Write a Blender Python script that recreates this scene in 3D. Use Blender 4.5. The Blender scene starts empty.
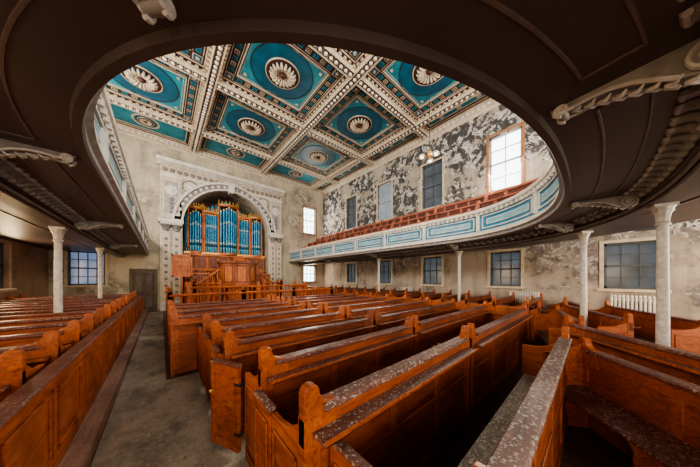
import bpy, bmesh, math, random
from mathutils import Vector, Matrix
random.seed(7)
EYE=1.75
CX=3.40
YW=15.3      # organ wall
XR=10.4; XL=-3.6
ZC=9.25
YB=-3.6
# ------------------------------------------------------------------ materials
def newmat(name):
    m=bpy.data.materials.new(name); m.use_nodes=True
    nt=m.node_tree
    for n in list(nt.nodes): nt.nodes.remove(n)
    out=nt.nodes.new('ShaderNodeOutputMaterial'); b=nt.nodes.new('ShaderNodeBsdfPrincipled')
    nt.links.new(b.outputs[0],out.inputs[0])
    return m,nt,b
def noise(nt,scale,detail=5,rough=.6,vec=None,dist=0):
    n=nt.nodes.new('ShaderNodeTexNoise'); n.inputs['Scale'].default_value=scale
    n.inputs['Detail'].default_value=detail; n.inputs['Roughness'].default_value=rough
    n.inputs['Distortion'].default_value=dist
    if vec is not None: nt.links.new(vec,n.inputs['Vector'])
    return n.outputs['Fac']
def ramp(nt,fac,stops,interp='LINEAR'):
    r=nt.nodes.new('ShaderNodeValToRGB'); r.color_ramp.interpolation=interp
    els=r.color_ramp.elements
    while len(els)<len(stops): els.new(0.5)
    for e,(p,c) in zip(els,stops):
        e.position=p; e.color=(c[0],c[1],c[2],1) if not isinstance(c,(int,float)) else (c,c,c,1)
    nt.links.new(fac,r.inputs[0]); return r.outputs[0]
def mix(nt,fac,a,b,mode='MIX'):
    n=nt.nodes.new('ShaderNodeMix'); n.data_type='RGBA'; n.blend_type=mode
    for sock,val in ((n.inputs[0],fac),(n.inputs[6],a),(n.inputs[7],b)):
        if hasattr(val,'links') or hasattr(val,'is_linked'): nt.links.new(val,sock)
        else:
            if sock==n.inputs[0]: sock.default_value=val
            else: sock.default_value=(val[0],val[1],val[2],1)
    return n.outputs[2]
def pos(nt,scale=(1,1,1)):
    g=nt.nodes.new('ShaderNodeNewGeometry'); mp=nt.nodes.new('ShaderNodeMapping')
    mp.inputs['Scale'].default_value=scale; nt.links.new(g.outputs['Position'],mp.inputs['Vector'])
    return mp.outputs[0]
def math_(nt,op,a,b_):
    n=nt.nodes.new('ShaderNodeMath'); n.operation=op
    for i,v in enumerate((a,b_)):
        if isinstance(v,(int,float)): n.inputs[i].default_value=v
        else: nt.links.new(v,n.inputs[i])
    return n.outputs[0]
def bump(nt,b,h,strength=.3,dist=.02):
    n=nt.nodes.new('ShaderNodeBump'); n.inputs['Strength'].default_value=strength; n.inputs['Distance'].default_value=dist
    nt.links.new(h,n.inputs['Height']); nt.links.new(n.outputs[0],b.inputs['Normal'])
def simple(name,col,rough=.6,var=.25,scale=6,metal=0,bmp=0):
    m,nt,b=newmat(name); p=pos(nt)
    n=noise(nt,scale,6,.65,p)
    lo=tuple(c*(1-var) for c in col); hi=tuple(min(1,c*(1+var)) for c in col)
    nt.links.new(ramp(nt,n,[(.3,lo),(.7,hi)]),b.inputs['Base Color'])
    b.inputs['Roughness'].default_value=rough; b.inputs['Metallic'].default_value=metal
    if bmp: bump(nt,b,n,bmp)
    return m
def wood(name,c1,c2,c3,rough=.35,scale=(14,1.6,14),speck=0,speckcol=(.5,.45,.38)):
    m,nt,b=newmat(name); p=pos(nt,scale)
    n=noise(nt,1.6,6,.65,p,1.2); p2=pos(nt)
    n2=noise(nt,1.5,4,.6,p2)
    c=ramp(nt,n,[(.28,c3),(.48,c1),(.72,c2)])
    c=mix(nt,ramp(nt,n2,[(.42,0.0),(.68,.65)]),c,c3)
    if speck:
        n3=noise(nt,45,4,.7,p2); n4=noise(nt,2.3,2,.5,p2)
        msk=ramp(nt,n3,[(.56,0.0),(.60,1.0)])
        area=ramp(nt,n4,[(max(0,.42-speck*.15),0.0),(.55-speck*.1,1.0)])
        mm=mix(nt,1.0,msk,area,'MULTIPLY')
        c=mix(nt,mm,c,speckcol)
    nt.links.new(c,b.inputs['Base Color'])
    nt.links.new(ramp(nt,n2,[(.3,rough),(.7,min(1,rough+.25))]),b.inputs['Roughness'])
    bump(nt,b,n,.12,.01)
    return m
def plaster(name,base,dark,light,thr,streak=.4,areascale=.45):
    m,nt,b=newmat(name); p=pos(nt)
    a=noise(nt,areascale,2,.5,p); d=noise(nt,1.9,9,.68,p,.5); e=noise(nt,.9,6,.6,p)
    c=mix(nt,ramp(nt,e,[(.35,0.0),(.7,.8)]),base,tuple(x*.66 for x in base))
    fine=noise(nt,14,5,.6,p)
    c=mix(nt,ramp(nt,fine,[(.4,0.0),(.7,.25)]),c,tuple(x*.6 for x in base))
    s=math_(nt,'ADD',math_(nt,'MULTIPLY',a,.6),math_(nt,'MULTIPLY',d,.4))
    mask=ramp(nt,s,[(thr,0.0),(thr+.008,1.0)])
    halo=ramp(nt,s,[(thr-.07,0.0),(thr,.65)])
    c=mix(nt,halo,c,tuple(x*.45 for x in base))
    peel=ramp(nt,noise(nt,2.4,8,.72,p,.4),[(.40,dark),(.52,tuple(x*1.8 for x in dark)),(.535,light),(.60,tuple(x*.8 for x in light)),(.62,dark)])
    c=mix(nt,mask,c,peel)
    v=noise(nt,1.0,5,.6,pos(nt,(3.2,3.2,.3)))
    c=mix(nt,ramp(nt,v,[(.50,0.0),(.74,streak)]),c,tuple(x*.3 for x in base))
    nt.links.new(c,b.inputs['Base Color']); b.inputs['Roughness'].default_value=.85
    bump(nt,b,mask,.5,.02)
    return m
def emit(name,col,strength,var=.3):
    m,nt,b=newmat(name); p=pos(nt); n=noise(nt,1.3,4,.6,p)
    c=ramp(nt,n,[(.3,tuple(x*(1-var) for x in col)),(.7,col)])
    b.inputs['Base Color'].default_value=(.05,.05,.05,1); b.inputs['Roughness'].default_value=.15
    nt.links.new(c,b.inputs['Emission Color']); b.inputs['Emission Strength'].default_value=strength
    return m
M={}
M['wood']=wood('pew_wood',(.40,.094,.024),(.58,.175,.048),(.115,.026,.010),.28)
M['woodx']=wood('pew_wood_long',(.33,.074,.021),(.49,.138,.040),(.10,.022,.009),.3,(1.6,14,14))
M['cap']=wood('pew_cap',(.16,.055,.045),(.27,.11,.085),(.065,.022,.019),.25,(1.6,14,14),speck=.3,speckcol=(.42,.35,.29))
M['capflake']=wood('pew_cap_flaked',(.17,.075,.06),(.26,.13,.10),(.07,.028,.025),.5,(1.6,14,14),speck=1.3,speckcol=(.50,.47,.40))
M['seat']=wood('pew_seat',(.13,.045,.035),(.22,.085,.06),(.05,.02,.016),.4,(1.6,14,14),speck=.2)
M['seatflake']=wood('pew_seat_flaked',(.33,.30,.25),(.42,.39,.33),(.13,.11,.09),.8,(8,8,8),speck=2.6,speckcol=(.70,.66,.58))
M['orange']=wood('organ_oak',(.52,.14,.030),(.70,.23,.055),(.22,.05,.016),.35,(9,9,1.5))
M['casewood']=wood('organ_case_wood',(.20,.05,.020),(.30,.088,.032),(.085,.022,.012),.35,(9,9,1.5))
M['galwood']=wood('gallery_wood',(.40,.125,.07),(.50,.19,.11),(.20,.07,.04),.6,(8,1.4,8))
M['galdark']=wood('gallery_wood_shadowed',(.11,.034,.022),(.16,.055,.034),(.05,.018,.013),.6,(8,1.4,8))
M['darkwood']=wood('dark_wood',(.09,.045,.03),(.14,.075,.05),(.04,.02,.014),.5,(8,1.4,8))
M['doorwood']=wood('door_paint',(.13,.10,.075),(.19,.15,.115),(.07,.05,.04),.5,(6,6,1.4))
M['teal']=simple('ceiling_teal',(.014,.225,.30),.55,.35,3)
M['deep']=simple('ceiling_deep_teal',(.004,.095,.16),.5,.3,3)
M['navy']=simple('ceiling_umber',(.030,.019,.018),.6,.3,4)
M['red']=simple('ceiling_oxblood',(.065,.022,.017),.6,.3,4)
M['cream']=simple('cream_paint',(.55,.46,.34),.6,.25,5,bmp=.1)
M['white']=simple('aged_white_paint',(.66,.62,.55),.6,.22,4,bmp=.15)
M['grey']=simple('ornament_grey',(.22,.20,.19),.5,.35,8,bmp=.2)
M['scroll']=simple('scroll_paint',(.38,.35,.33),.45,.35,9,bmp=.2)
M['bluegrey']=simple('parapet_pale_blue',(.20,.40,.48),.55,.25,4)
M['pblue']=simple('parapet_blue',(.02,.18,.32),.5,.3,4)
M['gold']=simple('gold_paint',(.55,.32,.09),.35,.2,6,metal=.5)
M['pipe']=simple('pipe_blue',(.008,.18,.34),.3,.35,6,metal=.1)
M['pipeb']=simple('pipe_lightblue',(.10,.40,.56),.3,.3,8,metal=.1)
M['black']=simple('dark_void',(.012,.012,.014),.7,.2,4)
M['soffit']=simple('soffit_brown_paint',(.068,.046,.044),.42,.2,1.2,bmp=.05)
M['soffitm']=simple('soffit_moulding',(.13,.09,.082),.4,.2,10)
M['wallR']=plaster('wall_plaster_peeling',(.54,.48,.385),(.048,.046,.046),(.62,.59,.53),.470,.55,.6)
M['wallL']=plaster('wall_plaster_warm',(.50,.33,.2),(.2,.14,.1),(.5,.4,.3),.66,.4)
M['wallO']=plaster('wall_plaster_cream',(.60,.52,.39),(.22,.19,.15),(.60,.54,.44),.56,.5)
M['wallU']=plaster('wall_plaster_lower',(.46,.38,.31),(.13,.11,.10),(.5,.45,.4),.53,.65)
M['panebright']=emit('window_daylight',(.92,.96,1.0),5.5)
M['panemid']=emit('window_daylight_dim',(.5,.60,.68),.6)
M['panedim']=emit('window_dirty_glass',(.10,.13,.155),.8,.6)
M['paneleft']=emit('window_blue_glass',(.18,.27,.45),.9,.5)
M['bulb']=emit('lamp_bulb',(1,.9,.75),3.5,.05)
M['winframe']=simple('window_frame_paint',(.42,.42,.40),.5,.2,6)
M['winframed']=simple('window_frame_dark',(.08,.09,.10),.5,.2,6)
M['brick']=simple('window_reveal_stain',(.34,.17,.08),.8,.4,8)
M['iron']=simple('cast_iron_paint',(.50,.47,.43),.45,.3,14,bmp=.15)
def floor_mat():
    m,nt,b=newmat('floor_boards'); p=pos(nt,(9,.9,9)); n=noise(nt,1.2,6,.65,p); q=pos(nt)
    c=ramp(nt,n,[(.3,(.06,.042,.033)),(.7,(.17,.125,.10))])
    w=nt.nodes.new('ShaderNodeTexWave'); w.inputs['Scale'].default_value=2.6; nt.links.new(q,w.inputs['Vector'])
    c=mix(nt,ramp(nt,w.outputs['Fac'],[(0,.8),(.05,0.0)]),c,(.01,.008,.006))
    nt.links.new(c,b.inputs['Base Color']); b.inputs['Roughness'].default_value=.6; return m
M['floor']=floor_mat()
def lino():
    m,nt,b=newmat('aisle_lino'); q=pos(nt); n=noise(nt,1.9,9,.76,q,.6); n2=noise(nt,24,5,.75,q)
    c=ramp(nt,n,[(.3,(.19,.175,.14)),(.45,(.38,.35,.285)),(.55,(.50,.455,.37)),(.66,(.64,.56,.46))])
    c=mix(nt,ramp(nt,n2,[(.58,0.0),(.64,.85)]),c,(.68,.62,.52))
    c=mix(nt,ramp(nt,n2,[(.34,.8),(.40,0.0)]),c,(.09,.08,.07))
    n5=noise(nt,1.1,4,.6,pos(nt,(2.2,.8,1)))
    c=mix(nt,ramp(nt,n5,[(.52,0.0),(.64,.65)]),c,(.13,.11,.095))
    nt.links.new(c,b.inputs['Base Color']); nt.links.new(ramp(nt,n,[(.3,.35),(.7,.8)]),b.inputs['Roughness'])
    bump(nt,b,n,.3,.02); return m
M['lino']=lino()
M['ledge']=wood('ledge_wood',(.46,.29,.23),(.57,.39,.31),(.24,.13,.10),.5,(14,1.2,14),speck=.2)

# ------------------------------------------------------------------ mesh builder
class MB:
    def __init__(s): s.v=[];s.f=[];s.fm=[];s.mats=[];s.T=None
    def mi(s,m):
        m=M[m] if isinstance(m,str) else m
        if m not in s.mats: s.mats.append(m)
        return s.mats.index(m)
    def add(s,vs,fs,m):
        b=len(s.v)
        if s.T is not None: vs=[tuple(s.T@Vector(v)) for v in vs]
        s.v+=vs
        if isinstance(m,list): s.fm+=[s.mi(x) for x in m]
        else: s.fm+=[s.mi(m)]*len(fs)
        s.f+=[tuple(i+b for i in f) for f in fs]
    def box(s,x0,x1,y0,y1,z0,z1,m):
        s.add([(x0,y0,z0),(x1,y0,z0),(x1,y1,z0),(x0,y1,z0),(x0,y0,z1),(x1,y0,z1),(x1,y1,z1),(x0,y1,z1)],
              [(3,2,1,0),(4,5,6,7),(0,1,5,4),(1,2,6,5),(2,3,7,6),(3,0,4,7)],m)
    def prism(s,poly,axis,a0,a1,m):
        n=len(poly)
        def mk(p,a):
            return {'x':(a,p[0],p[1]),'y':(p[0],a,p[1]),'z':(p[0],p[1],a)}[axis]
        vs=[mk(p,a0) for p in poly]+[mk(p,a1) for p in poly]
        fs=[tuple(range(n)),tuple(range(2*n-1,n-1,-1))]+[(i,i+n,(i+1)%n+n,(i+1)%n) for i in range(n)]
        s.add(vs,fs,m)
    def lathe(s,prof,c,n=16,m='cream',mod=None,axis='z',mats=None,a0=0,a1=2*math.pi):
        vs=[];full=abs(a1-a0-2*math.pi)<1e-6
        na=n if full else n+1
        for r,z in prof:
            for k in range(na):
                a=a0+(a1-a0)*k/n; rr=r*(mod(a) if mod else 1)
                if axis=='z': vs.append((c[0]+rr*math.cos(a),c[1]+rr*math.sin(a),c[2]+z))
                elif axis=='y': vs.append((c[0]+rr*math.cos(a),c[1]+z,c[2]+rr*math.sin(a)))
                else: vs.append((c[0]+z,c[1]+rr*math.cos(a),c[2]+rr*math.sin(a)))
        fs=[];ml=[]
        for i in range(len(prof)-1):
            for k in range(n):
                k2=(k+1)%na
                fs.append((i*na+k,i*na+k2,(i+1)*na+k2,(i+1)*na+k)); ml.append(mats[i] if mats else m)
        s.add(vs,fs,ml)
    def tube(s,pts,r,n,m):
        vs=[];P=[Vector(p) for p in pts]
        for i,p in enumerate(P):
            t=(P[min(i+1,len(P)-1)]-P[max(i-1,0)]).normalized()
            u=t.orthogonal().normalized() if i==0 else (u-t*u.dot(t)).normalized()
            w=t.cross(u); rr=r[i] if isinstance(r,list) else r
            for k in range(n):
                a=2*math.pi*k/n; vs.append(tuple(p+u*rr*math.cos(a)+w*rr*math.sin(a)))
        fs=[(i*n+k,i*n+(k+1)%n,(i+1)*n+(k+1)%n,(i+1)*n+k) for i in range(len(P)-1) for k in range(n)]
        fs+=[tuple(range(n)),tuple(range((len(P)-1)*n,len(P)*n))]
        s.add(vs,fs,m)
    def mesh(s,name):
        me=bpy.data.meshes.new(name); me.from_pydata(s.v,[],s.f)
        for m in s.mats: me.materials.append(m)
        me.polygons.foreach_set('material_index',s.fm)
        bm=bmesh.new(); bm.from_mesh(me); bmesh.ops.recalc_face_normals(bm,faces=bm.faces); bm.to_mesh(me); bm.free()
        return me
    def build(s,name,smooth=False,bevel=0,loc=(0,0,0),rotz=0):
        return place(s.mesh(name),name,smooth,bevel,loc,rotz)
def place(me,name,smooth=False,bevel=0,loc=(0,0,0),rotz=0):
    o=bpy.data.objects.new(name,me); bpy.context.scene.collection.objects.link(o)
    o.location=loc; o.rotation_euler=(0,0,rotz)
    if smooth:
        me.polygons.foreach_set('use_smooth',[True]*len(me.polygons))
        try: me.set_sharp_from_angle(angle=math.radians(38))
        except Exception: pass
    if bevel:
        b=o.modifiers.new('bevel','BEVEL'); b.width=bevel; b.segments=1; b.limit_method='ANGLE'; b.angle_limit=math.radians(50)
    return o

# ------------------------------------------------------------------ room shell
b=MB(); b.box(XL-.3,XR+.3,YB,YW+2.6,-.2,0,'floor'); b.build('floor')
def wall(name,axis,c0,c1,a0,a1,z0,z1,holes,mat,matlow=None,zsplit=None):
    A=sorted(set([a0,a1]+[h[0] for h in holes]+[h[1] for h in holes]))
    Z=sorted(set([z0,z1]+[h[2] for h in holes]+[h[3] for h in holes]+([zsplit] if zsplit else [])))
    mb=MB()
    for i in range(len(A)-1):
        for j in range(len(Z)-1):
            ca=(A[i]+A[i+1])/2; cz=(Z[j]+Z[j+1])/2
            if any(h[0]<ca<h[1] and h[2]<cz<h[3] for h in holes): continue
            mm=matlow if (zsplit and cz<zsplit and matlow) else mat
            if axis=='x': mb.box(A[i],A[i+1],c0,c1,Z[j],Z[j+1],mm)
            else: mb.box(c0,c1,A[i],A[i+1],Z[j],Z[j+1],mm)
    return mb
WY=[-.75,2.35,5.45,8.55,11.65]
rh=[(y-.52,y+.52,1.42,2.82) for y in WY]+[(y-.55,y+.55,5.35,7.65) for y in WY]
wall('','y',XR,XR+.35,YB,YW,0,ZC,rh,'wallR','wallU',3.1).build('wall_right')
wall('','y',XL-.35,XL,YB,YW,0,ZC,rh,'wallR','wallL',3.1).build('wall_left')
ACX=3.3; AR=2.4; ASP=4.75
oh=[(-3.1,-2.0,1.42,2.98),(-1.1,-.25,0,2.12),(ACX-AR,ACX+AR,0,ASP+AR),(8.55,9.65,5.35,7.5),(8.55,9.65,1.42,2.75)]
w=wall('','x',YW,YW+.35,XL-.35,XR+.35,0,ZC,oh,'wallO')
N=24
for k in range(N):
    a=math.pi*k/N; a2=math.pi*(k+1)/N
    x1=ACX+AR*math.cos(a);z1=ASP+AR*math.sin(a);x2=ACX+AR*math.cos(a2);z2=ASP+AR*math.sin(a2)
    w.prism([(x1,z1),(x2,z2),(x2,ASP+AR),(x1,ASP+AR)],'y',YW,YW+.35,'wallO')
w.build('wall_organ')
b=MB()
b.box(ACX-AR-.3,ACX-AR,YW+.35,YW+2.4,0,ASP,'wallO'); b.box(ACX+AR,ACX+AR+.3,YW+.35,YW+2.4,0,ASP,'wallO')
b.box(ACX-AR-.3,ACX+AR+.3,YW+2.4,YW+2.6,0,ASP+AR+.3,'darkwood')
for k in range(N):
    a=math.pi*k/N;a2=math.pi*(k+1)/N
    P=[(ACX+r*math.cos(t),ASP+r*math.sin(t)) for r,t in ((AR,a),(AR,a2),(AR+.25,a2),(AR+.25,a))]
    b.prism(P,'y',YW+.35,YW+2.4,'wallO')
b.build('wall_organ_recess')

wn=[0]
def window(axis,c,a,z0,z1,hw,pane,frame,nx,nz,surr='cream'):
    wn[0]+=1
    mb=MB()
    mb.box(-hw,hw,-.20,-.17,z0,z1,pane)
    mb.box(-hw,-hw+.06,-.2,-.10,z0,z1,frame); mb.box(hw-.06,hw,-.2,-.10,z0,z1,frame)
    mb.box(-hw,hw,-.2,-.10,z0,z0+.07,frame); mb.box(-hw,hw,-.2,-.10,z1-.07,z1,frame)
    zm=(z0+z1)/2; mb.box(-hw,hw,-.19,-.1,zm-.03,zm+.03,frame)
    for i in range(1,nx):
        x=-hw+2*hw*i/nx; mb.box(x-.014,x+.014,-.18,-.13,z0,z1,frame)
    for i in range(1,nz):
        z=z0+(z1-z0)*i/nz; mb.box(-hw,hw,-.18,-.13,z-.014,z+.014,frame)
    for s in (-1,1): mb.box(min(s*hw,s*(hw+.09)),max(s*hw,s*(hw+.09)),0,.03,z0-.02,z1+.09,surr)
    mb.box(-hw,hw,0,.03,z1,z1+.09,surr)
    mb.box(-hw-.14,hw+.14,-.02,.1,z0-.08,z0,surr)
    if axis=='organ': loc=(a,c,0); rz=math.pi
    elif axis=='right': loc=(c,a,0); rz=math.pi/2
    else: loc=(c,a,0); rz=-math.pi/2
    mb.build('window_%d'%wn[0],loc=loc,rotz=rz)
for i,y in enumerate(WY):
    window('right',XR,y,1.42,2.82,.52,'panedim','winframed',3,4,'cream')
    window('right',XR,y,5.35,7.65,.55,'panebright' if i==1 else ('panemid' if i==3 else 'panedim'),'winframe' if i in (1,3) else 'winframed',2,4,'brick' if i==1 else 'cream')
    window('left',XL,y,1.42,2.82,.52,'panedim','winframed',3,4)
    window('left',XL,y,5.35,7.65,.55,'panebright','winframe',3,6)
window('organ',YW,-2.55,1.42,2.98,.55,'paneleft','winframed',4,4)
window('organ',YW,9.1,5.35,7.5,.55,'panebright','winframe',3,4,'brick')
window('organ',YW,9.1,1.42,2.75,.55,'panebright','winframe',3,4,'brick')
b=MB()
b.box(-1.1,-.25,YW+.03,YW+.09,0,2.12,'doorwood')
for x0,x1 in((-1.0,-.73),(-.62,-.35)):
    for z0,z1 in ((.2,.85),(1.0,1.95)):
        b.box(x0-.03,x1+.03,YW+.015,YW+.035,z0-.03,z1+.03,'darkwood'); b.box(x0,x1,YW+.005,YW+.03,z0,z1,'doorwood')
b.box(-1.2,-1.1,YW-.04,YW,0,2.22,'doorwood');b.box(-.25,-.15,YW-.04,YW,0,2.22,'doorwood');b.box(-1.1,-.25,YW-.04,YW,2.12,2.22,'doorwood')
b.lathe([(0,0),(.03,-.01),(.03,-.04),(0,-.06)],(-.36,YW+.0,1.02),10,'gold',axis='y')
b.build('door_1')

# ------------------------------------------------------------------ ceiling
b=MB(); b.box(XL-.35,XR+.35,YB,YW+.35,ZC,ZC+.2,'red'); b.build('ceiling')
RX=[-2.5,1.4,5.3,9.2]; RY=[-1.6,2.05,5.7,9.35,13.0]
ribs=MB(); RW=.155; RD=.24
def rib(x0,x1,y0,y1,along):
    c='cream'
    ribs.box(x0,x1,y0,y1,ZC-RD,ZC,c)
    if along=='y':
        xm=(x0+x1)/2
        for s in (-1,1):
            ribs.box(xm+s*RW-(.025 if s>0 else 0),xm+s*RW+(0 if s>0 else .025),y0,y1,ZC-RD-.04,ZC-RD,c)
            ribs.box(min(xm+s*RW,xm+s*(RW+.04)),max(xm+s*RW,xm+s*(RW+.04)),y0,y1,ZC-.09,ZC,'navy')
        n=int((y1-y0)/.2)
        for i in range(n):
            y=y0+(i+.5)*(y1-y0)/n
            ribs.lathe([(.07,0),(.06,-.04),(.03,-.07),(.0,-.075)],(xm,y,ZC-RD),6,'white')
            ribs.box(xm-.10,xm+.10,y-.085,y+.085,ZC-RD-.008,ZC-RD+.01,'red' )
            for s in (-1,1):
                ribs.box(xm+s*(RW+.045)-.04,xm+s*(RW+.045)+.04,y-.045,y+.045,ZC-.16,ZC-.09,'cream')
    else:
        ym=(y0+y1)/2
        for s in (-1,1):
            ribs.box(x0,x1,ym+s*RW-(.025 if s>0 else 0),ym+s*RW+(0 if s>0 else .025),ZC-RD-.04,ZC-RD,c)
            ribs.box(x0,x1,min(ym+s*RW,ym+s*(RW+.04)),max(ym+s*RW,ym+s*(RW+.04)),ZC-.09,ZC,'navy')
        n=int((x1-x0)/.2)
        for i in range(n):
            x=x0+(i+.5)*(x1-x0)/n
            ribs.lathe([(.07,0),(.06,-.04),(.03,-.07),(.0,-.075)],(x,ym,ZC-RD),6,'white')
            ribs.box(x-.085,x+.085,ym-.10,ym+.10,ZC-RD-.008,ZC-RD+.01,'red')
            for s in (-1,1):
                ribs.box(x-.045,x+.045,ym+s*(RW+.045)-.04,ym+s*(RW+.045)+.04,ZC-.16,ZC-.09,'cream')
for x in RX: rib(x-RW,x+RW,YB,YW,'y')
xs=[XL]+RX+[XR]
for y in RY:
    for i in range(len(xs)-1):
        x0=xs[i]+(RW if i>0 else 0); x1=xs[i+1]-(RW if i<len(xs)-2 else 0)
        rib(x0,x1,y-RW,y+RW,'x')
ribs.build('trim_1_ceiling_ribs')
def ring(mb,cx,cy,w,h,t,zl,m):
    x0,x1,y0,y1=cx-w/2,cx+w/2,cy-h/2,cy+h/2
    mb.box(x0,x1,y0,y0+t,ZC-zl,ZC,m);mb.box(x0,x1,y1-t,y1,ZC-zl,ZC,m)
    mb.box(x0,x0+t,y0+t,y1-t,ZC-zl,ZC,m);mb.box(x1-t,x1,y0+t,y1-t,ZC-zl,ZC,m)
def disc(mb,cx,cy,r,zl,m,n=40): mb.lathe([(0,-zl),(r,-zl),(r,0)],(cx,cy,ZC),n,m)
def ringd(mb,cx,cy,r0,r1,zl,m,n=40): mb.lathe([(r0,0),(r0,-zl),(r1,-zl),(r1,0)],(cx,cy,ZC),n,m)
def rosette(mb,cx,cy,s):
    ringd(mb,cx,cy,.50*s,.62*s,.04,'red')
    ringd(mb,cx,cy,.62*s,.655*s,.05,'cream')
    for k in range(18):
        a=2*math.pi*k/18
        p=[(.2,.03),(.28,.10),(.38,.12),(.46,.08),(.5,.02)]
        mb.tube([(cx+r*s*math.cos(a),cy+r*s*math.sin(a),ZC-z*s-.02) for r,z in p],[.025*s,.040*s,.055*s,.045*s,.02*s],6,'cream')
    mb.lathe([(0,-.18*s),(.07*s,-.17*s),(.12*s,-.12*s),(.13*s,-.07*s),(.2*s,-.10*s),(.24*s,-.06*s),(.26*s,-.02*s)],(cx,cy,ZC),20,'cream',mats=['red','red','red','cream','cream','cream'])
    disc(mb,cx,cy,.5*s,.015,'red')
cof=MB()
def coffer(cx,cy,w,h,main):
    mb=cof
    ring(mb,cx,cy,w,h,.05,.07,'red'); w-=.10;h-=.10
    ring(mb,cx,cy,w,h,.035,.05,'cream'); w-=.07;h-=.07
    if main:
        B=.40
        ring(mb,cx,cy,w,h,B,.02,'navy')
        ring(mb,cx,cy,w-.10,h-.10,.02,.03,'cream')
        ring(mb,cx,cy,w-2*B+.10+.03,h-2*B+.10+.03,.02,.03,'cream')
        for sx in(-1,1):
            for sy in(-1,1):
                x=cx+sx*(w/2-B/2);y=cy+sy*(h/2-B/2)
                mb.box(x-B/2,x+B/2,y-B/2,y+B/2,ZC-.03,ZC,'red')
                mb.box(x-.14,x+.14,y-.14,y+.14,ZC-.038,ZC,'cream'); mb.box(x-.115,x+.115,y-.115,y+.115,ZC-.045,ZC,'deep')
                disc(mb,x,y,.06,.06,'cream',10)
        for s in(-1,1):
            n=9
            for i in range(n):
                x=cx+(i-(n-1)/2)*(w-2*B)/n; y=cy+s*(h/2-B/2)
                mm='cream' if i%2 else 'teal'
                mb.box(x-.085,x+.085,y-.075,y+.075,ZC-.03,ZC,mm); mb.box(x-.06,x+.06,y-.05,y+.05,ZC-.036,ZC,'navy' if i%2 else 'deep')
                if i%2: mb.box(x-.03,x+.03,y-.022,y+.022,ZC-.042,ZC,'cream')
                y=cy+(i-(n-1)/2)*(h-2*B)/n; x=cx+s*(w/2-B/2)
                mb.box(x-.075,x+.075,y-.085,y+.085,ZC-.03,ZC,mm); mb.box(x-.05,x+.05,y-.06,y+.06,ZC-.036,ZC,'navy' if i%2 else 'deep')
                if i%2: mb.box(x-.022,x+.022,y-.03,y+.03,ZC-.042,ZC,'cream')
        w-=2*B;h-=2*B
        ring(mb,cx,cy,w,h,.035,.05,'cream'); w-=.07;h-=.07
        mb.box(cx-w/2,cx+w/2,cy-h/2,cy+h/2,ZC-.012,ZC,'teal')
        ring(mb,cx,cy,w-.1,h-.1,.014,.02,'cream')
        r=min(w,h)/2-.02
        disc(mb,cx,cy,r,.016,'deep'); ringd(mb,cx,cy,r-.02,r,.03,'navy')
        for sx in(-1,1):
            for sy in(-1,1):
                x=cx+sx*(w/2-.17);y=cy+sy*(h/2-.17)
                for k in range(3):
                    a=math.atan2(-sy,-sx)+(k-1)*.7
                    mb.tube([(x,y,ZC-.02),(x+.1*math.cos(a),y+.1*math.sin(a),ZC-.03)],[.03,.012],5,'cream')
        rosette(mb,cx,cy,.92)
    else:
        ring(mb,cx,cy,w,h,.12,.02,'navy')
        w-=.24;h-=.24
        ring(mb,cx,cy,w,h,.03,.04,'cream'); w-=.06;h-=.06
        mb.box(cx-w/2,cx+w/2,cy-h/2,cy+h/2,ZC-.012,ZC,'teal')
        ring(mb,cx,cy,w-.12,h-.12,.03,.02,'deep')
        if min(w,h)>.9:
            ringd(mb,cx,cy,min(w,h)*.3,min(w,h)*.36,.03,'cream'); disc(mb,cx,cy,min(w,h)*.3,.02,'deep'); rosette(mb,cx,cy,.45)
        elif w<h:
            for s in(-1,0,1): disc(mb,cx,cy+s*h*.28,.1,.03,'cream',12)
        else:
            for s in(-1,0,1): disc(mb,cx+s*w*.28,cy,.1,.03,'cream',12)
cxs=[XL]+RX+[XR]; cys=[YB]+RY+[YW]
for i in range(5):
    for j in range(6):
        x0=cxs[i]+(RW+.04 if i>0 else .25); x1=cxs[i+1]-(RW+.04 if i<4 else .25)
        y0=cys[j]+(RW+.04 if j>0 else 0); y1=cys[j+1]-(RW+.04 if j<5 else .25)
        coffer((x0+x1)/2,(y0+y1)/2,x1-x0,y1-y0,i in(1,2,3) and 1<=j<=4)
cof.build('trim_2_ceiling_coffers')
b=MB()
prof=[(0,ZC-.42),(.04,ZC-.40),(.05,ZC-.32),(.12,ZC-.28),(.14,ZC-.18),(.22,ZC-.12),(.25,ZC-.04),(.25,ZC),(0,ZC)]
b.prism([(XR-o,z) for o,z in prof],'y',YB,YW,'cream'); b.prism([(XL+o,z) for o,z in prof],'y',YB,YW,'cream')
b.prism([(YW-o,z) for o,z in prof],'x',XL,XR,'cream')
for i in range(90):
    y=YB+.1+i*.21
    if y<YW-.2:
        b.box(XR-.2,XR-.1,y,y+.1,ZC-.28,ZC-.17,'white'); b.box(XL+.1,XL+.2,y,y+.1,ZC-.28,ZC-.17,'white')
    x=XL+.2+i*.21
    if x<XR-.2: b.box(x,x+.1,YW-.2,YW-.1,ZC-.28,ZC-.17,'white')
b.build('trim_3_cornice')

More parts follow.
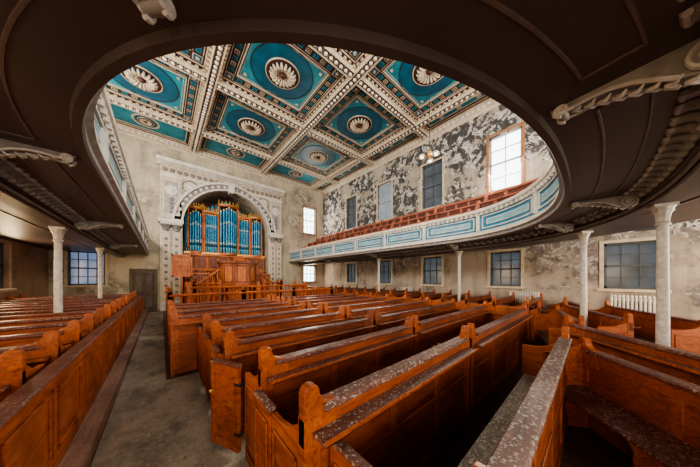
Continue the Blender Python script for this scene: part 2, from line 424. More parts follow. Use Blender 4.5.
# ------------------------------------------------------------------ gallery path
A=3.95; Y0=3.5; BB=3.3; NN=2.5
raw=[(CX-A,YW-.0)]
raw.append((CX-A,Y0))
for k in range(1,400):
    th=math.pi*k/400
    c=-math.cos(th); s_=math.sin(th)
    raw.append((CX+A*math.copysign(abs(c)**(2/NN),c),Y0-BB*abs(s_)**(2/NN)))
raw+=[(CX+A,Y0),(CX+A,YW)]
cum=[0]
for i in range(1,len(raw)): cum.append(cum[-1]+math.dist(raw[i],raw[i-1]))
LEN=cum[-1]
import bisect
def rawat(s):
    s=max(0,min(LEN,s)); i=min(max(bisect.bisect_right(cum,s)-1,0),len(raw)-2)
    t=(s-cum[i])/max(1e-9,cum[i+1]-cum[i])
    return (raw[i][0]+(raw[i+1][0]-raw[i][0])*t, raw[i][1]+(raw[i+1][1]-raw[i][1])*t)
def at(s):
    p=rawat(s);q0=rawat(s-.12);q1=rawat(s+.12)
    tx,ty=q1[0]-q0[0],q1[1]-q0[1];l=math.hypot(tx,ty);tx/=l;ty/=l
    return p[0],p[1],ty,-tx
def nearest(x,y):
    return min((math.dist(rawat(i*LEN/1500),(x,y)),i*LEN/1500) for i in range(1501))[1]
chk=at(LEN*.1)
SGN=-1 if chk[2]>0 else 1
def off(s,o):
    x,y,nx,ny=at(s); return x+nx*o*SGN,y+ny*o*SGN
def sweep(mb,prof,s0,s1,step,m,closed=False,cap=True):
    n=max(1,int(math.ceil((s1-s0)/step))); k=len(prof); vs=[]
    for i in range(n+1):
        s=s0+(s1-s0)*i/n
        for o,z in prof:
            x,y=off(s,o); vs.append((x,y,z))
    fs=[];ml=[];kk=k if closed else k-1
    for i in range(n):
        for j in range(kk):
            j2=(j+1)%k
            fs.append((i*k+j,i*k+j2,(i+1)*k+j2,(i+1)*k+j)); ml.append(m[j] if isinstance(m,list) else m)
    if closed and cap:
        fs+=[tuple(range(k)),tuple(range(n*k,n*k+k))]; mm=m[0] if isinstance(m,list) else m; ml+=[mm,mm]
    mb.add(vs,fs,ml)
ZS=2.95
WO=3.04
g=MB()
prof=[(.02,ZS),(WO,ZS),(WO,4.0),(2.38,4.0),(1.62,4.0),(1.62,3.62),(.86,3.62),(.86,3.25),(.07,3.25),(.02,3.1)]
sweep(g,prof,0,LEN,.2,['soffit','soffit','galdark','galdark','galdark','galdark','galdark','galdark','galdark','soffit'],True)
g.build('gallery_floor_structure')
p=MB()
PT=3.80
prof=[(.03,2.955),(.02,2.90),(-.03,2.90),(-.045,2.93),(-.045,2.99),(-.09,3.03),(-.09,3.08),(-.03,3.13),(0,3.16),(0,PT-.16),(-.03,PT-.12),(-.10,PT-.08),(-.10,PT),(.12,PT),(.12,PT-.06),(.06,PT-.09),(.06,3.1),(.03,3.1)]
mm=['soffit','soffit','soffit','grey','grey','white','white','white','pblue','white','white','white','cap','cap','galwood','galwood','galwood','galwood']  # bottom lip in soffit brown: shade of the near overhead edge put into colour
sweep(p,prof,0,LEN-.01,.15,mm,True)
seg=1.85; ns=int(LEN/seg); seg=LEN/ns
for i in range(ns):
    s0=i*seg; s1=s0+seg
    sweep(p,[(0,3.16),(-.045,3.16),(-.045,PT-.16),(0,PT-.16)],s0-.0 if i else 0,s0+.10,.1,'white',True)
    a0=s0+.17; a1=s1-.07
    def fr(a0,a1,z0,z1,o,t,m):
        sweep(p,[(0,z0),(-o,z0),(-o,z0+t),(0,z0+t)],a0,a1,.15,m,True)
        sweep(p,[(0,z1-t),(-o,z1-t),(-o,z1),(0,z1)],a0,a1,.15,m,True)
        sweep(p,[(0,z0),(-o,z0),(-o,z1),(0,z1)],a0,a0+t,.1,m,True); sweep(p,[(0,z0),(-o,z0),(-o,z1),(0,z1)],a1-t,a1,.1,m,True)
    fr(a0,a1,3.21,PT-.21,.03,.03,'white')
    sweep(p,[(0,3.34),(-.016,3.34),(-.016,PT-.34),(0,PT-.34)],a0+.16,a1-.16,.15,'bluegrey',True)
    fr(a0+.14,a1-.14,3.32,PT-.32,.022,.02,'white')
s=0.05
while s<LEN-.1:
    sweep(p,[(-.03,PT-.18),(-.08,PT-.18),(-.08,PT-.10),(-.03,PT-.10)],s,s+.06,.1,'white',True)
    s+=.16
p.build('gallery_parapet')
e=MB()
prof=[(.78,ZS+.01),(.78,2.86),(.82,2.84),(.82,2.76),(.84,2.75),(1.04,2.75),(1.06,2.84),(1.10,2.86),(1.10,ZS+.01)]
sweep(e,prof,0,LEN,.2,'soffit',False)
sweep(e,[(.74,2.955),(.74,2.93),(.78,2.90),(.78,2.955)],0,LEN,.2,'grey',True)
sweep(e,[(.81,2.82),(.79,2.81),(.79,2.79),(.81,2.78)],0,LEN,.2,'grey',True)
e.build('trim_4_gallery_beam')
targets=[(CX-A,10.9),(CX-A,7.0),(CX-A,3.4),(0,1.25),(2.15,.25),(4.95,.27),(6.3,.88),(CX+A,3.3),(CX+A,7.2),(CX+A,11.1)]
ss=sorted(nearest(*t) for t in targets)
col=MB()
def leaf(a): return 1+.12*abs(math.cos(4*a))
col.lathe([(0,0),(.125,0),(.125,.08),(.105,.1),(.105,.16),(.09,.2),(.075,.26),(.062,.3)],(0,0,0),20,'iron')
col.lathe([(.062,.3),(.050,2.46),(.064,2.47),(.069,2.485),(.064,2.50),(.051,2.51)],(0,0,0),20,'iron')
col.lathe([(.052,2.51),(.056,2.56),(.066,2.63),(.09,2.665),(.077,2.67),(.085,2.69),(.10,2.715)],(0,0,0),32,'iron',mod=leaf)
col.box(-.10,.10,-.10,.10,2.715,2.75,'iron')
colme=col.mesh('gallery_column')
for s in ss:
    x,y=off(s,.98); n=at(s); place(colme,'gallery_column',True,0,(x,y,0),math.atan2(n[3],n[2]))
br=MB()
def spiral(cx,cz,r0,turns,a0,dirn,n=30):
    return [(cx+r0*(1-.8*t/n)*math.cos(a0+dirn*turns*2*math.pi*t/n),cz+r0*(1-.8*t/n)*math.sin(a0+dirn*turns*2*math.pi*t/n)) for t in range(n+1)]
top=[(0,0),(.70,0)]
bot=[(.70,-.02),(.66,-.05),(.58,-.055),(.5,-.045),(.42,-.05),(.34,-.075),(.26,-.12),(.19,-.165),(.1,-.185),(.0,-.15)]
br.prism(top+bot,'y',-.035,.035,'grey')
for yy in (-.05,.05):
    line=[(b_[0],yy,b_[1]) for b_ in bot[1:-2]]
    br.tube(line,.013,6,'scroll')
    for (cx_,cz_,r_,a0,d) in ((.105,-.10,.088,-math.pi/2-.3,-1),(.64,-.04,.038,-math.pi/2,1)):
        sp=spiral(cx_,cz_,r_,2.0,a0,d)
        br.tube([(q[0],yy,q[1]) for q in sp],[.015*(1-.5*i/len(sp)) for i in range(len(sp))],6,'scroll')
br.lathe([(0,-.05),(.075,-.05),(.075,.05),(0,.05)],(.105,0,-.10),18,'grey',axis='y')
br.lathe([(0,-.065),(.026,-.06),(.026,.06),(0,.065)],(.105,0,-.10),12,'scroll',axis='y')
br.lathe([(0,-.05),(.034,-.05),(.034,.05),(0,.05)],(.64,0,-.04),14,'grey',axis='y')
for i in range(8):
    t=i/7; xx=.17+.42*t; zz=-.175+.13*t**.8
    for sgn in(-1,1):
        br.tube([(xx,0,zz-.005),(xx-.03,sgn*.025,zz-.016),(xx-.05,sgn*.042,zz+.0)],[.014,.012,.005],5,'scroll')
brme=br.mesh('scroll_bracket')
for s in ss:
    x,y=off(s,.779); x2,y2=off(s,0)
    place(brme,'scroll_bracket',True,0,(x,y,ZS+.0),math.atan2(y2-y,x2-x))
md=MB()
mp=[(.0,0),(.0,-.085),(.03,-.10),(.06,-.085),(.08,-.055),(.12,-.042),(.16,-.045),(.185,-.032),(.19,0)]
s=.1
while s<LEN-.1:
    if min(abs(s-q) for q in ss)>.12:
        x,y=off(s,.782); x2,y2=off(s,.4); a=math.atan2(y2-y,x2-x)
        md.T=Matrix.Translation((x,y,2.957))@Matrix.Rotation(a,4,'Z')
        md.prism(mp,'y',-.033,.033,'grey')
        md.lathe([(0,-.043),(.024,-.043),(.024,.043),(0,.043)],(.035,0,-.07),8,'scroll',axis='y')
        md.lathe([(0,-.04),(.017,-.04),(.017,.04),(0,.04)],(.165,0,-.03),8,'scroll',axis='y')
    s+=.17
md.T=None
md.build('trim_5_modillions')
sm=MB()
bounds=[0]+ss+[LEN]
for i in range(len(bounds)-1):
    a0=bounds[i]+.2; a1=bounds[i+1]-.2
    if a1-a0<.5: continue
    for o0,o1 in ((.27,.50),):
        for o in(o0,o1):
            sweep(sm,[(o-.010,ZS+.002),(o-.006,ZS-.010),(o+.006,ZS-.010),(o+.010,ZS+.002)],a0,a1,.12,'soffitm',True)
        for a in(a0,a1): sweep(sm,[(o0,ZS+.002),(o0,ZS-.010),(o1,ZS-.010),(o1,ZS+.002)],a-.008,a+.008,.1,'soffitm',True)
for o in (1.6,):
    sweep(sm,[(o-.02,ZS+.002),(o-.014,ZS-.016),(o+.014,ZS-.016),(o+.02,ZS+.002)],0,LEN,.15,'soffitm',True)
sm.build('trim_6_soffit_mouldings')
# gallery pews in stepped rows: dark panelled backs, lighter cap rails, shaped ends
for r,(oo,zf) in enumerate(((.84,3.25),(1.60,3.62),(2.36,4.0),(2.92,4.0))):
    gp=MB()
    zt=zf+(.80,.88,.98,1.22)[r]
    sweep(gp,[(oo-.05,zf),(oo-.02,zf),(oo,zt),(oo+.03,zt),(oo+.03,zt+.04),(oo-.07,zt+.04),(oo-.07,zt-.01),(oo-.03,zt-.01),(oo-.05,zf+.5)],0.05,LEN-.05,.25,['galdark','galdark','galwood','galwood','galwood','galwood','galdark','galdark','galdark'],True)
    sweep(gp,[(oo-.42,zf+.4),(oo-.04,zf+.4),(oo-.04,zf+.44),(oo-.42,zf+.44)],.05,LEN-.05,.25,'galwood',True)
    s=.3
    while s<LEN:
        sweep(gp,[(oo-.44,zf),(oo-.02,zf),(oo+.01,zt+.10),(oo-.08,zt+.13),(oo-.16,zt-.02),(oo-.3,zf+.62),(oo-.44,zf+.58)],s,s+.06,.06,'galwood',True)
        for q in (.5,1.0,1.5):
            if s+q<LEN-.1: sweep(gp,[(oo-.06,zf+.45),(oo-.05,zf+.45),(oo-.03,zt-.02),(oo-.055,zt-.02)],s+q,s+q+.07,.06,'galwood',True)
        s+=1.9
    gp.build('gallery_pew')

# ------------------------------------------------------------------ pews
def swan(H,x0,d):
    P=[(0,H-.2),(0,H+.03)]
    for t in range(0,8):
        a=math.pi-t/7*math.pi*1.05; P.append((.048+.048*math.cos(a),H+.075+.048*math.sin(a)))
    P+=[(.105,H+.045),(.13,H+.02),(.17,H+.006),(.24,H-.004),(.24,H-.2)]
    return [(x0+d*x,z) for x,z in P]
def make_pew(L,H=1.06,rise=.72,flake=0,door=True,rdoor=False,name='box_pew',ledge=True):
    mb=MB(); cap='capflake' if flake else 'cap'; seat='seatflake' if flake else 'seat'
    mb.box(.03,L-.03,-.010,.010,.02,H-.03,'woodx')
    for z0,z1 in ((.02,.14),(H-.16,H-.03)): mb.box(.03,L-.03,-.024,.024,z0,z1,'woodx')
    mb.box(.03,L-.03,-.022,.022,H*.50,H*.50+.08,'woodx')
    n=max(1,round(L/.75))
    for i in range(n+1):
        x=.07+(L-.14)*i/n; mb.box(x-.04,x+.04,-.023,.023,.14,H-.16,'wood')
    mb.prism([(-.06,H-.03),(-.045,H-.045),(.045,H-.045),(.055,H-.03),(.055,H-.008),(.045,H),(-.05,H),(-.06,H-.01)],'x',.12,L-.12,cap)
    if ledge:
        mb.prism([(-.15,H-.15),(-.02,H-.15),(-.02,H-.125),(-.15,H-.135)],'x',.05,L-.05,cap)
        mb.prism([(-.15,H-.15),(-.135,H-.15),(-.135,H-.115),(-.15,H-.115)],'x',.05,L-.05,'wood')
    mb.prism([(.024,.43),(.39,.42),(.40,.435),(.40,.45),(.024,.465)],'x',.03,L-.03,seat)
    for i in range(n+1):
        x=.1+(L-.2)*i/n; mb.prism([(.02,.0),(.30,.0),(.30,.3),(.36,.42),(.02,.43)],'x',x-.018,x+.018,'wood')
    mb.prism(swan(H,0,1),'y',-.032,.032,'wood'); mb.prism(swan(H,L,-1),'y',-.032,.032,'wood')
    for k,xe in enumerate((0,L-.05)):
        mb.box(xe,xe+.05,-.04,.04,0,H-.05,'wood')
        mb.prism([(.03,.02),(.42,.02),(.42,.84),(.30,.845),(.18,.87),(.10,.92),(.03,.96)],'x',xe+.006,xe+.044,'wood')
        xo=xe-.006 if k==0 else xe+.044
        for (y0,y1,z0,z1) in ((.06,.38,.12,.14),(.06,.38,.74,.76),(.06,.08,.12,.76),(.36,.38,.12,.76)):
            mb.box(xo,xo+.012,y0,y1,z0,z1,'wood')
    for k,xe in enumerate((0,L-.04)):
        if (k==0 and door) or (k==1 and rdoor):
            y0,y1=.43,rise-.045
            mb.box(xe,xe+.035,y0,y1,.06,.84,'wood')
            mb.box(xe-.01,xe+.045,y0-.004,y1+.0,.84,.87,cap)
            xo=xe-.012 if k==0 else xe+.035
            for (a,b_,c,d) in ((y0+.04,y1-.04,.14,.16),(y0+.04,y1-.04,.74,.76),(y0+.04,y0+.06,.14,.76),(y1-.06,y1-.04,.14,.76)):
                mb.box(xo,xo+.012,a,b_,c,d,'wood')
    return mb.mesh(name)
RS=.79; RY0=.22
meA0=make_pew(3.05,rise=RS,flake=1,H=1.04,ledge=False); meA=make_pew(2.22,rise=RS,flake=1); meB=make_pew(2.30,rise=RS); meC=make_pew(2.68,rise=RS); meD=make_pew(3.35,rise=RS,door=False,rdoor=True)
meB2=make_pew(2.2,rise=RS,door=False)
for i in range(10):
    y=RY0+RS*i
    if i==0: place(meA0,'box_pew',False,.005,(.70,y,0))
    elif i==1: place(meA,'box_pew',False,.005,(.55,y,0))
    elif i==2: place(meB2,'box_pew',False,.005,(.60,y,0))
    elif i<6: place(meB,'box_pew',False,.005,(.50,y,0))
    else: place(meC,'box_pew',False,.005,(.12,y,0))
    if i>=1: place(meD,'box_pew',False,.005,(2.86,y,0))
b=MB()
b.box(0,.40,-.018,.018,.06,.88,'wood'); b.box(-.0,.40,-.03,.03,.88,.91,'cap')
for (a,c,z0,z1) in ((.05,.35,.14,.16),(.05,.35,.76,.78),(.05,.07,.14,.78),(.33,.35,.14,.78)):
    b.box(a,c,.018,.028,z0,z1,'wood'); b.box(a,c,-.028,-.018,z0,z1,'wood')
b.lathe([(0,0),(.018,.01),(.022,.03),(0,.045)],(.36,.018,.6),8,'gold',axis='y')
for z in(.22,.7): b.box(-.02,.05,-.022,.022,z,z+.03,'black')
b.build('pew_door',loc=(.57,RY0+RS*2+.46,0),rotz=math.radians(115),bevel=.003)
meL=make_pew(2.76,H=.96,rise=.82,door=False,name='side_pew'); meR=make_pew(2.5,H=1.0,rise=.78,door=True,name='side_pew')
for i in range(-2,14):
    y=3.4-.55+.75*i
    if y<14: place(meL,'side_pew',False,.005,(-3.54,y,.14))
for i in range(-2,14):
    y=3.3-.55+.78*i
    if y<14.2: place(meR,'side_pew',False,.005,(7.5,y,.1))
b=MB(); b.box(XL,-.5,YB,YW,0,.14,'ledge'); b.build('floor_left_dais')
b=MB(); b.box(7.3,XR,YB+.1,YW,0,.1,'floor'); b.build('floor_right_dais')
b=MB(); H=1.0; x0=-.70; x1=-.66
b.box(x0+.012,x1-.012,1.2,14.2,.14,H-.03,'wood')
for z0,z1 in((.14,.27),(H-.14,H-.03)): b.box(x0,x1,1.2,14.2,z0,z1,'wood')
y=1.2
while y<14.2:
    b.box(x0-.001,x1+.001,y,y+.08,.14,H-.03,'wood')
    for (a,c,z0,z1) in ((y+.12,y+.80,.30,.315),(y+.12,y+.80,H-.19,H-.175),(y+.12,y+.135,.3,H-.18),(y+.785,y+.80,.3,H-.18)):
        b.box(x1-.012,x1+.006,a,c,z0,z1,'wood')
    y+=.86
b.prism([(x0-.03,H-.03),(x1+.03,H-.03),(x1+.045,H-.015),(x1+.03,H),(x0-.03,H)],'y',1.2,14.2,'cap')
b.build('pew_partition',bevel=.003)
b=MB(); b.box(-.49,.06,YB+.2,14.9,.001,.012,'lino'); b.box(.06,.7,YB+.2,4.8,.001,.012,'lino'); b.build('floor_aisle_lino')

def ang(L,x,y,deg,H=.98,flake=0):
    me=make_pew(L,H=H,rise=.74,door=False,name='angled_box_pew',flake=flake); place(me,'angled_box_pew',False,.005,(x,y,0),math.radians(deg))
ang(1.8,2.42,-1.02,38,.92)
ang(2.3,5.18,.30,180+38,1.0)
ang(1.9,5.4,.12,14,.98)
ang(2.4,6.3,-.45,24,1.0)
ang(2.4,7.65,.95,12,1.0)
ang(2.6,6.9,-1.3,24,1.0)
ang(1.9,8.4,.1,16,1.0)

# ------------------------------------------------------------------ organ surround
b=MB(); yf=YW
def outl(x0,x1,z0,z1,y0,t,m):
    b.box(x0,x1,y0,yf,z0,z0+t,m);b.box(x0,x1,y0,yf,z1-t,z1,m);b.box(x0,x0+t,y0,yf,z0+t,z1-t,m);b.box(x1-t,x1,y0,yf,z0+t,z1-t,m)
for sx in(-1,1):
    xa=ACX+sx*2.42; xb=ACX+sx*3.35
    l,r=min(xa,xb),max(xa,xb)
    b.box(l,r,yf-.14,yf,0,7.3,'white')
    for q in(0,1):
        pl=l+.06+q*.44; 
        b.box(pl,pl+.36,yf-.24,yf-.14,.5,4.3,'cream')
        outl(pl+.05,pl+.31,.75,4.1,yf-.26,.03,'white')
        for k in range(9): 
            b.lathe([(0,-.035),(.05,-.03),(.08,0)],(pl+.18,yf-.24,.98+k*.36),8,'grey',axis='y')
        b.box(pl-.04,pl+.40,yf-.3,yf-.14,0,.5,'white')
        b.lathe([(.13,4.3),(.14,4.42),(.2,4.55),(.24,4.62)],(pl+.18,yf-.2,0),16,'grey',mod=leaf)
        b.box(pl-.05,pl+.41,yf-.34,yf-.1,4.62,4.72,'white')
    b.box(l-.08,r+.04,yf-.38,yf,4.72,4.92,'white')
    b.box(l+.02,r-.02,yf-.2,yf-.1,5.0,7.2,'cream')
    outl(l+.12,r-.12,5.15,7.05,yf-.23,.05,'white')
    b.box(l+.2,r-.2,yf-.215,yf-.19,5.22,6.98,'scroll')
    b.lathe([(0,-.12),(.08,-.10),(.16,-.05),(.26,-.06),(.3,0)],(( l+r)/2,yf-.2,6.5),20,'white',mod=lambda a:1+.08*math.cos(8*a),axis='y')
    for k in range(4): b.lathe([(0,-.06),(.07,-.05),(.12,0)],((l+r)/2,yf-.2,5.35+k*.22),10,'grey',axis='y')
    x=ACX+sx*2.05; b.lathe([(0,-.1),(.1,-.09),(.15,-.04),(.25,-.06),(.3,-.03),(.32,0)],(x,yf-.1,6.92),22,'white',mod=lambda a:1+.06*math.cos(10*a),axis='y')
    b.lathe([(.33,0),(.33,-.03),(.38,-.03),(.38,0)],(x,yf-.1,6.92),22,'grey',axis='y')
for k in range(N):
    a=math.pi*k/N;a2=math.pi*(k+1)/N; R=AR+.03
    x1,z1,x2,z2=ACX+R*math.cos(a),ASP+R*math.sin(a),ACX+R*math.cos(a2),ASP+R*math.sin(a2)
    b.prism([(x1,z1),(x2,z2),(x2,7.5),(x1,7.5)],'y',yf-.1,yf,'cream')
    for (ra,rb,yy,m) in ((2.40,2.50,.30,'white'),(2.50,2.78,.20,'grey'),(2.78,2.90,.28,'white')):
        P=[(ACX+r*math.cos(t),ASP+r*math.sin(t)) for r,t in((ra,a),(ra,a2),(rb,a2),(rb,a))]
        b.prism(P,'y',yf-yy,yf,m)
for k in range(25):
    a=math.pi*(k+.5)/25
    b.lathe([(0,-.06),(.06,-.05),(.1,0)],(ACX+2.64*math.cos(a),yf-.2,ASP+2.64*math.sin(a)),8,'white',axis='y')
b.prism([(ACX-.12,7.05),(ACX+.12,7.05),(ACX+.2,7.62),(ACX-.2,7.62)],'y',yf-.42,yf,'white')
b.box(ACX-3.35,ACX+3.35,yf-.16,yf,7.3,7.42,'white')
b.box(ACX-3.35,ACX+3.35,yf-.12,yf,7.42,7.8,'cream')
for k in range(22): b.lathe([(0,-.06),(.08,-.05),(.12,0)],(ACX-3.15+k*.3,yf-.12,7.61),10,'grey',axis='y')
b.prism([(yf,7.8),(yf-.2,7.8),(yf-.24,7.9),(yf-.4,7.97),(yf-.44,8.08),(yf-.46,8.12),(yf,8.12)],'x',ACX-3.5,ACX+3.5,'white')
for k in range(46): b.box(ACX-3.35+k*.146,ACX-3.28+k*.146,yf-.32,yf-.2,7.82,7.9,'white')
b.build('organ_arch_surround',smooth=False)

# ------------------------------------------------------------------ organ
o=MB(); oy=YW+.42
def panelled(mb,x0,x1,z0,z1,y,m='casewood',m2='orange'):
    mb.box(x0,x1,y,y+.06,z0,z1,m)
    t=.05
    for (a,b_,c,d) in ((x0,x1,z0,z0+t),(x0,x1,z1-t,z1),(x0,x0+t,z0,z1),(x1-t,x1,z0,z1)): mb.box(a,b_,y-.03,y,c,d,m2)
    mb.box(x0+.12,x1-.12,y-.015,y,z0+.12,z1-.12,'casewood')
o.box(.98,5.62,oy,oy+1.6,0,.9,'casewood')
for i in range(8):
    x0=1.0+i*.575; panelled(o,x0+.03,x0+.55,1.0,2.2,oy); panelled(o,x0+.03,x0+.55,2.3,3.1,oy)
    o.lathe([(.04,2.3),(.025,2.4),(.035,2.7),(.025,3.0),(.04,3.1)],(x0,oy-.05,0),8,'orange')
o.box(.98,5.62,oy-.05,oy+.1,.88,1.0,'orange');o.box(.98,5.62,oy-.06,oy+.1,2.2,2.3,'orange')
o.box(.95,5.65,oy-.14,oy+.6,3.1,3.22,'orange');o.box(.98,5.62,oy-.09,oy+.5,3.22,3.32,'gold')
o.box(.98,5.62,oy+.7,oy+1.6,.9,3.9,'darkwood')
def pipe(x,y,z,r,h):
    foot=.35
    o.lathe([(.02,0),(r,foot),(r,foot+.2),(r*1.02,foot+.22),(r*1.02,foot+.30),(r,foot+.32),(r,h*.66),(r*1.03,h*.66+.02),(r*1.03,h*.66+.10),(r,h*.66+.12),(r,h-.08),(r*1.05,h-.06),(r*1.05,h),(r*.8,h),(r*.8,h-.1)],(x,y,z),12,
      mats=['pipeb','pipe','gold','pipeb','gold','pipe','gold','pipeb','gold','pipe','gold','gold','gold','black'])
    o.prism([(x-r*.5,z+foot+.0),(x+r*.5,z+foot),(x+r*.5,z+foot+.1),(x,z+foot+.2),(x-r*.5,z+foot+.1)],'y',y-r*1.04,y-r*.8,'black')
def tower(xc,w,n,zt,bow,z0=3.35):
    for i in range(n):
        t=(i+.5)/n*2-1; x=xc+t*w/2; y=oy+.15-bow*(1-t*t); r=w/n/2*.9
        pipe(x,y,z0,r,(zt-z0)-abs(t)*.25*(1 if bow>0 else 0))
    for s in(-1,1):
        x=xc+s*(w/2+.05)
        o.lathe([(.06,z0-.05),(.06,z0+.15),(.04,z0+.2),(.035,zt-.2),(.05,zt-.15),(.06,zt+.1),(.07,zt+.2)],(x,oy+.05,0),10,'orange')
        o.lathe([(.07,0),(.05,.08),(.06,.16),(.0,.34)],(x,oy+.05,zt+.2),8,'gold')
    pts=[(xc-w/2-.1,oy+.3)]+[(xc+(-1+2*k/8)*(w/2+.08),oy+.0-bow*(1-(-1+2*k/8)**2)) for k in range(9)]+[(xc+w/2+.1,oy+.3)]
    o.prism(pts,'z',zt+.02,zt+.10,'orange')
    o.prism([(xc+(q[0]-xc)*1.06,q[1]-.03) for q in pts],'z',zt+.10,zt+.15,'gold')
    o.prism(pts,'z',z0-.12,z0,'orange')
    for k in range(5):
        t=-1+2*(k+.5)/5; o.lathe([(.05,0),(.03,.08),(.045,.14),(0,.26)],(xc+t*w/2,oy-.0-bow*(1-t*t),zt+.15),6,'gold')
tower(3.3,1.0,7,6.3,.32)
tower(2.35,.62,6,5.75,0); tower(4.25,.62,6,5.75,0)
tower(1.55,.62,5,5.85,.18); tower(5.05,.62,5,5.85,.18)
for i in range(20):
    x=1.15+i*.227; h=3.5-1.3*abs(x-3.3)/2.3
    o.lathe([(.095,0),(.095,h),(.08,h)],(x,oy+.75,3.4),10,mats=['pipeb','gold'])
for x in(1.18,2.0,2.72,3.88,4.6,5.42): o.box(x-.03,x+.03,oy+.02,oy+.08,3.3,5.2,'orange')
o.build('pipe_organ',smooth=True)

b=MB(); b.box(1.1,5.5,12.3,14.9,0,.45,'darkwood'); b.box(1.1,5.5,12.26,12.3,.4,.47,'wood'); b.box(2.2,4.4,11.95,12.3,0,.22,'wood'); b.build('rostrum_platform')
b=MB(); PY=13.5
def octo(r,z0,z1,m,c=(3.3,PY)):
    b.prism([(c[0]+r*math.cos(a),c[1]+r*math.sin(a)) for a in [math.pi/8+k*math.pi/4 for k in range(8)]],'z',z0,z1,m)
octo(.62,.47,1.3,'orange');octo(1.0,1.3,1.42,'wood');octo(.93,1.42,2.55,'orange');octo(1.06,2.55,2.68,'casewood');octo(.75,.46,.6,'wood')
for k in range(8):
    a=k*math.pi/4; 
    b.T=Matrix.Translation((3.3,PY,0))@Matrix.Rotation(a,4,'Z')
    R=.93*math.cos(math.pi/8)
    for (y0,y1,z0,z1) in ((-.27,.27,1.5,1.56),(-.27,.27,2.4,2.46),(-.27,-.21,1.5,2.46),(.21,.27,1.5,2.46)): b.box(R-.01,R+.03,y0,y1,z0,z1,'casewood')
    for i in range(3): b.lathe([(0,0),(.05,.0),(.03,.02)],(R+.02,0,1.7+i*.27),8,'gold')
    b.T=Matrix.Translation((3.3,PY,0))@Matrix.Rotation(a+math.pi/8,4,'Z')
    b.lathe([(.05,1.42),(.03,1.6),(.04,2.0),(.03,2.4),(.05,2.55)],(.96,0,0),8,'casewood')
b.T=None
b.prism([(PY-.4,2.68),(PY-.1,2.68),(PY-.1,2.94),(PY-.45,2.82)],'x',3.05,3.55,'orange')
for sx in(-1,1):
    xa=3.3+sx*.95; xb=3.3+sx*2.15; l,r=min(xa,xb),max(xa,xb)
    b.box(l,r,14.3,14.36,.47,1.95,'casewood'); b.box(l,r,14.22,14.42,1.95,2.04,'orange')
    for k in range(3):
        x=l+.02+k*.4
        for (a,c,z0,z1) in ((x,x+.34,.6,.67),(x,x+.34,1.75,1.82),(x,x+.06,.6,1.8),(x+.28,x+.34,.6,1.8)): b.box(a,c,14.26,14.3,z0,z1,'orange')
        b.lathe([(0,-.03),(.07,-.02),(.09,0)],(x+.17,14.3,1.2),10,'gold',axis='y')
    for k in range(4):
        x=3.3+sx*(.95+k*.22); b.box(min(x,x+sx*.22),max(x,x+sx*.22),13.2,13.9,.47,1.35-k*.2,'wood')
        b.lathe([(.03,0),(.02,.2),(.035,.4),(.02,.7),(.03,.8)],(x+sx*.11,13.22,1.35-k*.2),8,'orange')
    x=3.3+sx*.95; b.prism([(x,2.2),(x+sx*.95,1.45),(x+sx*.95,1.52),(x,2.27)],'y',13.18,13.27,'orange')
b.build('pulpit',bevel=.004)
bal=[(.035,0),(.04,.04),(.02,.08),(.03,.16),(.042,.28),(.03,.38),(.018,.46),(.028,.52),(.035,.58)]
def balustrade(name,pts,z0,h=.78,sp=.17):
    mb=MB()
    for (x0,y0),(x1,y1) in zip(pts[:-1],pts[1:]):
        L=math.dist((x0,y0),(x1,y1)); a=math.atan2(y1-y0,x1-x0)
        mb.T=Matrix.Translation((x0,y0,z0))@Matrix.Rotation(a,4,'Z')
        mb.box(0,L,-.05,.05,0,.08,'wood'); mb.prism([(-.06,h-.08),(.06,h-.08),(.075,h-.04),(.05,h),(-.05,h),(-.075,h-.04)],'x',-.02,L+.02,'wood')
        n=int(L/sp)
        for i in range(n):
            mb.lathe([(r,.08+z*(h-.16)/.58) for r,z in bal],((i+.5)*L/n,0,0),8,'wood')
        for xx in(0,L):
            mb.box(xx-.06,xx+.06,-.06,.06,0,h+.05,'wood'); mb.lathe([(.06,h+.05),(.07,h+.1),(.04,h+.16),(0,h+.19)],(xx,0,0),8,'wood')
    mb.build(name,smooth=True)
b=MB(); b.box(.1,6.5,8.5,11.6,.0,.3,'wood'); b.build('choir_platform')
balustrade('choir_rail',[(.2,11.5),(.2,8.6),(2.3,8.6),(4.3,8.6),(6.35,8.6),(6.35,11.5)],.301,.95)
balustrade('choir_rail',[(.8,11.4),(.8,10.2),(3.3,10.0),(5.8,10.2),(5.8,11.4)],.301,1.12)
balustrade('rostrum_rail',[(1.17,12.9),(1.17,12.4),(2.2,12.4)],.471,1.05)
balustrade('rostrum_rail',[(4.4,12.4),(5.42,12.4),(5.42,12.9)],.471,1.05)
b=MB()
hx,hy=.36,12.0
b.box(hx,hx+.66,hy,hy+.06,1.84,2.74,'orange')
for (a,c,z0,z1) in ((hx-.03,hx+.69,1.8,1.86),(hx-.03,hx+.69,2.70,2.78),(hx-.03,hx+.03,1.8,2.78),(hx+.63,hx+.69,1.8,2.78)): b.box(a,c,hy-.04,hy+.1,z0,z1,'orange')
for k in range(3): b.box(hx+.06,hx+.6,hy-.03,hy,2.06+k*.2,2.09+k*.2,'wood')
b.lathe([(.2,0),(.2,.05),(.06,.1),(.035,.3),(.035,1.8)],(hx+.33,hy+.03,0),12,'wood')
b.build('hymn_board')

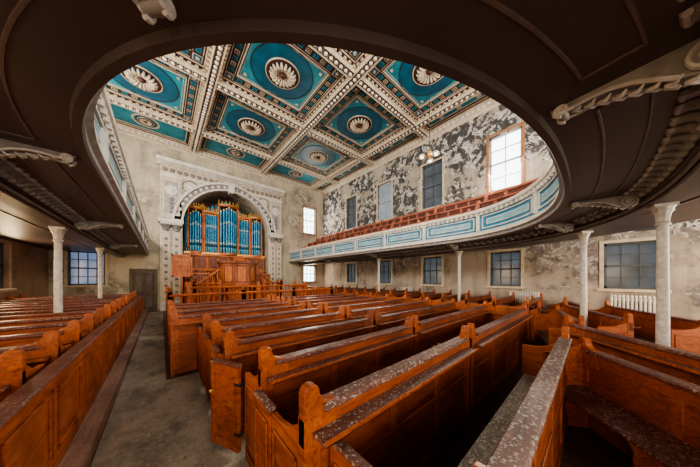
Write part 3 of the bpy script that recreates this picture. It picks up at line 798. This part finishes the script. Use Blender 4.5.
def radiator(y0,n):
    mb=MB()
    for i in range(n):
        y=y0+i*.075
        for x in (XR-.12,XR-.2):
            mb.tube([(x,y,.35),(x,y,1.05)],.026,8,'white')
        mb.tube([(XR-.12,y,1.05),(XR-.16,y,1.1),(XR-.2,y,1.05)],.028,8,'white'); mb.tube([(XR-.12,y,.35),(XR-.16,y,.3),(XR-.2,y,.35)],.028,8,'white')
    mb.box(XR-.2,XR-.12,y0,y0+(n-1)*.075,.97,1.02,'white')
    for y in(y0,y0+(n-1)*.075): mb.box(XR-.2,XR-.12,y-.03,y+.03,.1,.35,'white')
    mb.build('radiator',smooth=True,loc=(0,0,.12))
radiator(1.3,12); radiator(-1.2,12); radiator(6.5,10)
b=MB(); pc=(7.25,3.9)
b.tube([(pc[0],pc[1],ZC-.15),(pc[0],pc[1],6.25)],.010,6,'black')
b.lathe([(0,.16),(.07,.12),(.09,0),(.05,-.1),(0,-.13)],(pc[0],pc[1],6.2),12,'gold')
for k in range(3):
    a=k*2.1+.4; x=pc[0]+.27*math.cos(a); y=pc[1]+.27*math.sin(a)
    b.tube([(pc[0],pc[1],6.2),((pc[0]+x)/2,(pc[1]+y)/2,6.08),(x,y,6.2)],.016,6,'gold')
    b.lathe([(.03,0),(.09,-.03),(.14,-.12),(.135,-.12),(.08,-.05)],(x,y,6.2),12,'white'); b.lathe([(0,-.17),(.06,-.13),(.055,-.07),(0,-.03)],(x,y,6.2),10,'bulb')
b.build('pendant_lamp',smooth=True)
b=MB(); b.box(XR-.03,XR,YB,YW,.1,.4,'darkwood'); b.build('baseboard_right')
b=MB(); b.box(XL,XL+.03,YB,YW,.14,.4,'darkwood'); b.build('baseboard_left')

# ------------------------------------------------------------------ lights
def area(name,loc,target,sx,sy,e,col=(1,1,1)):
    l=bpy.data.lights.new(name,'AREA'); l.shape='RECTANGLE'; l.size=sx; l.size_y=sy; l.energy=e; l.color=col
    ob=bpy.data.objects.new(name,l); bpy.context.scene.collection.objects.link(ob); ob.location=loc
    d=Vector(target)-Vector(loc); ob.rotation_euler=d.to_track_quat('-Z','Y').to_euler(); return ob
for i,y in enumerate(WY):
    if i==1: area('window_light',(XR-.12,y,6.5),(XR-6,y-.5,2.5),1.0,2.2,520,(1,.91,.77))
    area('window_light',(XL+.12,y,6.5),(XL+5,y,6.5),1.0,2.2,245,(1,.91,.78))
    area('window_light',(XL+.12,y,2.1),(XL+5,y,1.6),1.0,1.3,60,(1,.72,.42))
area('window_light',(9.1,YW-.12,6.4),(9.1,8,6),1.0,2.0,120,(1,.90,.75))
area('window_light',(9.1,YW-.12,2.1),(9.1,8,1.6),1.0,1.2,50,(1,.78,.5))
area('rear_fill_light',(CX,-3.4,6.8),(CX,9,8.0),9,3.5,950,(1,.95,.88))  # added fill behind the camera, brightens ceiling and far walls
area('rear_fill_light',(-.6,-3.4,2.2),(.2,4,.2),3,1.4,150,(1,.86,.7))  # added low fill, out of view, aimed at the aisle floor
area('rear_fill_light',(7.5,-3.4,1.9),(7.5,8,1.5),5,2.2,270,(1,.82,.6))  # added warm fill from rear right, lifts the right-hand pews
w=bpy.data.worlds.new('World'); bpy.context.scene.world=w; w.use_nodes=True
bg=w.node_tree.nodes['Background']; bg.inputs[0].default_value=(1,.96,.9,1); bg.inputs[1].default_value=.8
try: bpy.context.scene.view_settings.look='AgX - Medium High Contrast'
except Exception as ex: print(ex)
# ------------------------------------------------------------------ camera
cam=bpy.data.cameras.new('cam'); cam.sensor_width=36; cam.lens=214/700*36; cam.shift_y=44.5/700; cam.clip_start=.02
co=bpy.data.objects.new('Camera',cam); bpy.context.scene.collection.objects.link(co)
co.location=(0,0,EYE); co.rotation_euler=(math.pi/2,0,-math.radians(41.4))
bpy.context.scene.camera=co
